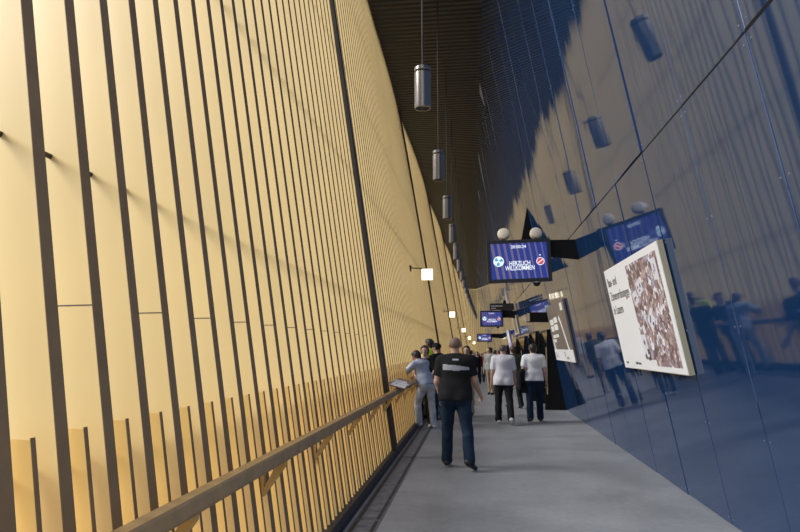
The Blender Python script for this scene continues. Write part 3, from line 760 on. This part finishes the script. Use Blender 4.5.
    for q in (-1, 1): F.cap(hc + hl * q * .082 * s + hd * .018 * s - hf * .005, hc + hl * q * .078 * s - hd * .022 * s + hf * .003, .017 * s, .012 * s, .008, hl, .55)
    parts = []
    Pm, Q = F.mesh(res); zmin = min(Pm[:, 2].min(), 1e9) - .012
    parts.append(('body', Pm, Q, skin(sk)))
    # trousers
    F = Fld()
    F.cap(P - u * .03 * s, P + u * .09 * s, .115 * s * b, .108 * s * b, .05, lat, 1.45, off=.013)
    if belly: F.cap(P + u * .04 * s + fw * .03, P + u * .1 * s + fw * .03, (.085 + belly) * s, (.085 + belly) * s, .06, lat, 1.3, off=.004)
    for j in J.values(): leg(F, j, .016, .018)
    for j in J.values(): F.cap(j['knee'] * .2 + j['ank'] * .8, j['ank'] + (j['ank'] - j['knee']) * .0, .050 * s, .052 * s, .03)
    T = F.mesh(res, cut=[(P + u * .10 * s, u)], wob=.004, seed=h * 10)
    parts.append((leg_name, *T, legs))
    # upper garment
    F = Fld(); torso(F, .017)
    F.cap(P + u * (hem - .03) * s, P + u * .12 * s, .128 * s * b, .112 * s * b, .05, lat, 1.42, off=.016)
    for j in J.values(): F.ball(j['hip'] + A([0, -.05 * s, -.01 * s]), .088 * s * b + .02, .05)
    if belly: F.cap(P + u * -.01 * s + fw * .05, P + u * .12 * s + fw * .05, (.09 + belly) * s, (.09 + belly) * s, .06, lat, 1.3, off=.014)
    for j in J.values():
        if sleeve <= 1:
            arm(F, j, .015 if sleeve > .9 else .020, sleeve)
        else:
            arm(F, j, .018); d = j['wr'] - j['el']; F.cap(j['el'], j['wr'], .045 * s, .034 * s, .03, clip=[(j['el'] + d * .95, d / np.linalg.norm(d))], off=.014)
    T = F.mesh(res, cut=[(P + u * hem * s, -u), (neck + u * .012 * s - fw * .0, u * .9 + fw * .42)], wob=.0042, seed=h * 7)
    parts.append((top_name, *T, top)); topT = T
    if vest is not None:
        F = Fld(); torso(F, .028); F.cap(P + u * hem * s, P + u * .12 * s, .118 * s * b, .11 * s * b, .05, lat, 1.47, off=.026)
        T = F.mesh(res, cut=[(P + u * (hem + .02) * s, -u), (neck + u * .0 * s, u * .9 + fw * .42), (J['r']['sh'] - lat * .03 * s, lat), (J['l']['sh'] + lat * .03 * s, -lat)])
        parts.append(('vest', *T, vest))
    for j in J.values():
        F = Fld(); a0 = j['ank'] - j['fn'] * .035 * s - j['fd'] * .035 * s; a1 = j['ank'] - j['fn'] * .052 * s + j['fd'] * .165 * s; lat_f = np.cross(j['fd'], j['fn'])
        F.cap(a0, a1, .045 * s, .030 * s, .03, lat_f, 1.12); F.cap(j['ank'] - j['fn'] * .0 * s, j['ank'] - j['fn'] * .04 * s + j['fd'] * .05 * s, .048 * s, .045 * s, .03)
        T = F.mesh(min(res, .012), cut=[(j['ank'] - j['fn'] * .078 * s, -j['fn']), (j['ank'] + j['fn'] * .022 * s, j['fn'])])
        parts.append((shoe_name, *T, shoe)); zmin = min(zmin, T[0][:, 2].min())
    if hair is not None:
        F = Fld(); g = {0: .005, 1: .014, 2: .022}[hairlen]
        F.cap(hc - hf * .020 * s + hd * .032 * s, hc + hf * .018 * s + hd * .032 * s, .079 * s + g, .075 * s + g, .03, hl, .97)
        if hairlen: F.cap(hc - hf * .045 * s, hc - hf * .05 * s - hd * .05 * s, .058 * s + g, .045 * s + g, .03, hl, 1.1)
        T = F.mesh(min(res, .009), cut=[(hc + hf * .055 * s + hd * .045 * s, hf * .85 - hd * .53), (hc - hd * (.085 if hairlen else .045) * s, -hd)], wob=.002 if hairlen else 0)
        parts.append(('hair', *T, hair))
    if cap_m is not None:
        F = Fld(); F.cap(hc - hf * .020 * s + hd * .036 * s, hc + hf * .02 * s + hd * .036 * s, .093 * s, .09 * s, .03, hl, .97)
        F.cap(hc + hf * .07 * s + hd * .03 * s, hc + hf * .15 * s + hd * .02 * s, .05 * s, .045 * s, .01, hd, .14)
        T = F.mesh(min(res, .01), cut=[(hc + hd * .018 * s, -hd)])
        parts.append(('cap', *T, cap_m))
    objs = {}
    up = A([0, 0, -zmin])
    for nm, V, Qd, m_ in parts:
        o = np_obj(nm, V + up, Qd, m_, root); objs.setdefault(nm, o)
    if facing:
        m = MB()
        for q in (-1, 1):
            c = hc + hf * .083 * s + hd * .012 * s + hl * q * .032 * s + up
            m.lathe([(.0, -.008), (.012, -.004), (.012, .004), (.0, .008)], 10, c=tuple(c))
        o = m.build('eyes', mat('eye_dark', (.02, .015, .012), .3)); o.parent = root
    J.update(P=P + up, u=u, lat=lat, fw=fw, neck=neck + up, up=up, hc=hc + up, s=s, top=(topT[0] + up, topT[1]), hf=hf, hd=hd, hl=hl)
    return root, J, objs

def print_patch(root, J, name, m, sel, parent):
    """a print on the back of a garment: its own faces, lifted a little"""
    V, Q = J['top']; C = V[Q].mean(1)
    nrm = np.cross(V[Q[:, 2]] - V[Q[:, 0]], V[Q[:, 3]] - V[Q[:, 1]]); nrm /= np.linalg.norm(nrm, axis=1)[:, None] + 1e-9
    keep = [i for i in range(len(Q)) if nrm[i, 1] < -.25 and sel(C[i])]
    q = Q[keep]; ids = np.unique(q); mp = {a: k for k, a in enumerate(ids)}
    vn = np.zeros_like(V)
    for c in range(4): np.add.at(vn, Q[:, c], nrm)
    vn /= np.linalg.norm(vn, axis=1)[:, None] + 1e-9
    W = V[ids] + vn[ids] * .003
    o = np_obj(name, W, np.array([[mp[a] for a in r] for r in q]), m, root); o.parent = parent
    return o

BLACKT = cloth('black_jersey', (.012, .012, .013), .2); JEAN = cloth('blue_denim', (.010, .023, .045), .35); JEAN2 = cloth('dark_blue_denim', (.011, .022, .046), .35)
WHITET = cloth('white_jersey', (.68, .68, .70), .04); WHITESH = cloth('white_shirt', (.66, .64, .67), .05); BLKTR = cloth('black_trousers', (.014, .014, .016), .2)
LIGHTJ = cloth('light_denim', (.42, .47, .53), .3); HOOD = cloth('grey_blue_hoodie', (.33, .37, .46), .15); YEL = mat('hi_vis_yellow', (.62, .80, .03), .6)
GREYJ = cloth('grey_jacket', (.30, .30, .29), .2); OLIVE = cloth('olive_jacket', (.09, .10, .06), .2)
SHB = mat('black_sneaker', (.014, .014, .015), .5); SHW = mat('white_sneaker', (.70, .70, .70), .5)
HDK = mat('dark_hair', (.015, .011, .009), .5); HBR = mat('brown_hair', (.06, .036, .022), .5); HST = mat('hair_stubble', (.19, .12, .085), .7); HGR = mat('grey_brown_hair', (.10, .075, .06), .6)

root, J, ob = person((-.29, 8.66, 0), -4, 1.79, dict(lean=2, la=(0, 12, 30, 40), ra=(10, 14, 32, -5), ll=(7, 3, 5), rl=(-9, 9, 14), lf=(0, 6), rf=(-24, 28), head=(2, 4)),
    BLACKT, JEAN, SHB, HST, (.45, .27, .19), 'heavy man in a black t-shirt and jeans walking away in front, nearest to the viewer', None, 1.12, .02, .0085, .72, hem=-.07)
W_ = J['neck'][2]
o = print_patch(root, J, 'back_print', mat('print_silver', (.38, .38, .41), .5),
    lambda c: abs((c[2] - (W_ - .158 - .06 * (c[0] + .02))) ) < (.036 - .10 * max(0, c[0] - .02)) and -.155 < c[0] < .20, ob['t_shirt'])
print_patch(root, J, 'collar_print', mat('print_silver', (.38, .38, .41), .5), lambda c: abs(c[2] - (W_ - .052)) < .010 and abs(c[0] - .02) < .04, ob['t_shirt'])

person((.57, 13.68, 0), 2, 1.72, dict(lean=2, la=(-5, 9, 14), ra=(8, 11, 16), ll=(6, 2, 4), rl=(-12, 3, 16), lf=(0, 8), rf=(-26, 4), head=(4, -8)),
    WHITESH, BLKTR, SHW, HGR, (.44, .27, .20), 'man in a loose white short-sleeved shirt and black trousers walking away', None, 1.06, .0, .010, .85, 'shirt', hem=-.11)
root, J, ob = person((1.25, 14.1, 0), 3, 1.73, dict(lean=2, la=(-14, 12, 48, 0), ra=(-6, 12, 18), ll=(-5, 2, 8), rl=(5, 3, 4), lf=(-10, 6), rf=(0, 12), head=(3, 16)),
    WHITET, JEAN2, SHB, HDK, (.44, .27, .20), 'man in a white t-shirt and blue jeans carrying a black jacket over his arm', None, 1.02, 0, .010, .75, hairlen=1)
# the black jacket over his left forearm: a thing of its own
j = J['l']; F = Fld(); a = (j['el'] * .55 + j['wr'] * .45) + J['up'] + np.array([-.01, -.03, -.01]); e = j['ad']
F.cap(a - e * .10, a + e * .09, .058, .056, .02)
for q, (dx, ln) in enumerate(((-.06, .34), (0.02, .42), (.07, .30))):
    c = a + e * dx; F.cap(c + np.array([-.035, 0, 0]), c + np.array([-.045 - .01 * q, -.01, -ln]), .050, .040, .04, (0, 1, 0), 1.3)
    F.cap(c + np.array([.03, 0, 0]), c + np.array([.035, .0, -ln * .7]), .035, .03, .03, (0, 1, 0), 1.2)
V, Q = F.mesh(.010, wob=.006)
Mw = Matrix.Translation(root.location) @ Matrix.Rotation(root.rotation_euler.z, 4, 'Z')
mb = MB(); mb.v = [tuple(Mw @ Vector(v)) for v in V]; mb.f = [tuple(int(i) for i in q) for q in Q]; mb.m = [0] * len(mb.f)
tag(mb.build('jacket', BLACKT, smooth=True, loc=Mw @ Vector(a)), 'black jacket hanging over the forearm of the man in the white t-shirt', 'jacket')

person((-1.0, 12.75, 0), 42, 1.66, dict(lean=24, side=-6, la=(42, 22, 35, 0), ra=(24, 14, 62, 30), ll=(24, 3, 34), rl=(-3, 3, 3), lf=(-4, 8), rf=(0, 8), head=(18, 20)),
    HOOD, LIGHTJ, SHW, HDK, (.44, .27, .20), 'person in a grey blue hoodie and pale jeans leaning on the handrail', None, .95, 0, .010, 1.5, 'hoodie', hairlen=1)
person((-1.08, 13.35, 0), 176, 1.70, dict(la=(14, 8, 62, 40), ra=(10, 8, 50, 30), ll=(2, 2, 3), rl=(0, 2, 3)), BLACKT, BLKTR, SHB, HBR, (.50, .32, .24),
    'person with pale face and dark top facing the camera beside the handrail', None, .94, 0, .011, .8, facing=True, hairlen=2)
person((-1.05, 14.62, 0), 60, 1.87, dict(la=(10, 9, 30), ra=(12, 9, 40), ll=(2, 3, 2), rl=(-1, 3, 2)), YEL, BLKTR, SHB, HDK, (.45, .28, .2),
    'steward in a bright yellow safety vest standing by the gold wall', None, 1.03, 0, .011, 1.5, 'jacket', vest=YEL, hairlen=1)
person((-.84, 14.0, 0), 62, 1.76, dict(la=(20, 9, 55, 30), ra=(14, 10, 45, 30), ll=(2, 3, 2), rl=(-1, 3, 2)), BLACKT, JEAN, SHB, HDK, (.45, .28, .2),
    'man in a black cap, black t-shirt and jeans standing beside the yellow vest', None, 1.04, 0, .011, .7, cap_m=BLACKT)
person((-.22, 15.2, 0), 170, 1.70, dict(la=(-8, 8, 20), ra=(10, 8, 20), ll=(10, 2, 4), rl=(-10, 2, 10), rf=(-15, 5)), BLACKT, cloth('beige_trousers', (.35, .28, .2)), SHB, HDK, (.50, .32, .24),
    'dark-haired person mostly hidden behind the heavy man in black, walking towards the viewer', None, .96, 0, .012, .8, facing=True, hairlen=1)
root, J, ob = person((.52, 23.2, zf(23.2)), 150, 1.76, dict(la=(8, 12, 40, 30), ra=(-6, 9, 20), ll=(8, 2, 4), rl=(-8, 2, 8), rf=(-12, 5), head=(0, -30)), GREYJ, cloth('beige_trousers', (.35, .28, .2)), SHB, HDK, (.50, .32, .24),
    'man in a grey jacket facing the viewer, seen between the black and white tops', None, 1., 0, .013, 1.5, 'jacket', facing=True, hairlen=1)
person((1.0, 17.2, 0), 20, 1.70, dict(ll=(8, 2, 4), rl=(-8, 2, 8), rf=(-12, 5)), OLIVE, BLKTR, SHB, HBR, (.45, .28, .2),
    'person in an olive jacket partly hidden behind the white t-shirt', None, 1., 0, .013, 1.5, 'jacket', hairlen=1)

# far crowd: four figures, copied, their clothes and turn varied
protos = []
for k, (hh, pose, tp) in enumerate(((1.76, dict(ll=(12, 2, 4), rl=(-12, 2, 12), rf=(-18, 5), la=(-12, 8, 14), ra=(12, 8, 18)), .7), (1.68, dict(la=(10, 9, 50, 30)), 1.5), (1.80, dict(ra=(15, 10, 60, 30), ll=(3, 4, 2), rl=(0, 4, 2)), .8), (1.72, dict(ll=(-10, 2, 12), rl=(12, 2, 4), lf=(-18, 5)), 1.5))):
    protos.append(person((0, 40, 0), 0, hh, pose, BLACKT, JEAN2, SHB, HDK, (.47, .3, .22), '', 'people in the far crowd', 1., 0, .021, tp, 'top', facing=True, hairlen=1)[0])
TOPS = [BLACKT, WHITET, GREYJ, cloth('navy_top', (.015, .022, .06)), BLACKT, cloth('red_top', (.20, .03, .03)), cloth('beige_top', (.40, .33, .26)), BLACKT]
LEGS = [JEAN2, BLKTR, JEAN, BLKTR, cloth('beige_trousers', (.35, .28, .2))]
spots = []
for px_, yy_ in ((470.5, 30), (473, 36), (475, 44), (477, 33), (479, 50), (481, 40), (483, 47), (485, 35), (487, 56), (474, 58), (480, 64), (484, 62), (468, 42), (466, 36), (477.5, 70), (471, 66)):
    q_ = ((px_ - 476) / 622 * yy_, yy_)
    if all((q_[0] - a) ** 2 + (q_[1] - b) ** 2 > .75 for a, b in spots): spots.append(q_)
r2 = random.Random(5)
for i in range(26):
    y = 25 + 58 * (i / 43) ** .8; 
    for _ in range(60):
        x = r2.uniform(-.85, 1.55) + curve(y) * .9
        if abs(x - .4) < .35 and y < 30: continue
        if all((x - a) ** 2 + (y - b) ** 2 > .75 for a, b in spots): break
    spots.append((x, y))
def copy_person(o, swap):
    c = o.copy(); COL.objects.link(c)
    for ch in list(o.children):
        d = ch.copy(); COL.objects.link(d); d.parent = c
        k = ch.name.split('.')[0]
        if k in swap:
            d.material_slots[0].link = 'OBJECT'; d.material_slots[0].material = swap[k]
    return c
for i, (x, y) in enumerate(spots):
    o = protos[i] if i < 4 else copy_person(protos[i % 4], dict(top=TOPS[(i * 5 + i // 3) % 8], trousers=LEGS[(i * 3 + i // 4) % 5]))
    o.location = (x, y, zf(y)); o.rotation_euler = (0, 0, R(r2.choice((0, 180, 175, 190, 20, -15, 90))))
    tag(o, 'tiny distant person in the crowd far down the corridor', 'person', 'people in the far crowd')


m = MB(); m.add([(-60, -40, -1.62), (-1.9, -40, -1.62), (-1.9, 120, -1.62), (-60, 120, -1.62)], [(0, 1, 2, 3)])
m.add([(-1.9, -40, -.25), (30, -40, -.25), (30, YS, -.25), (-1.9, YS, -.25)], [(0, 1, 2, 3)])
m.build('ground', mat('outdoor_paving', (.25, .23, .20), .9, noise=.2, nscale=2), kind='structure')
# ------------------------------------------------------------------ daylight
w = bpy.data.worlds.new('world'); S.world = w; w.use_nodes = True
bg = w.node_tree.nodes['Background']; bg.inputs['Color'].default_value = (.74, .84, 1.0, 1); bg.inputs['Strength'].default_value = 1.0
sd = bpy.data.lights.new('sun', 'SUN'); sd.energy = 5.2; sd.angle = R(30); sd.color = (1.0, .985, .97)
so = bpy.data.objects.new('sun', sd); COL.objects.link(so)
so.rotation_euler = Vector((.76, .20, -.60)).to_track_quat('-Z', 'Y').to_euler()
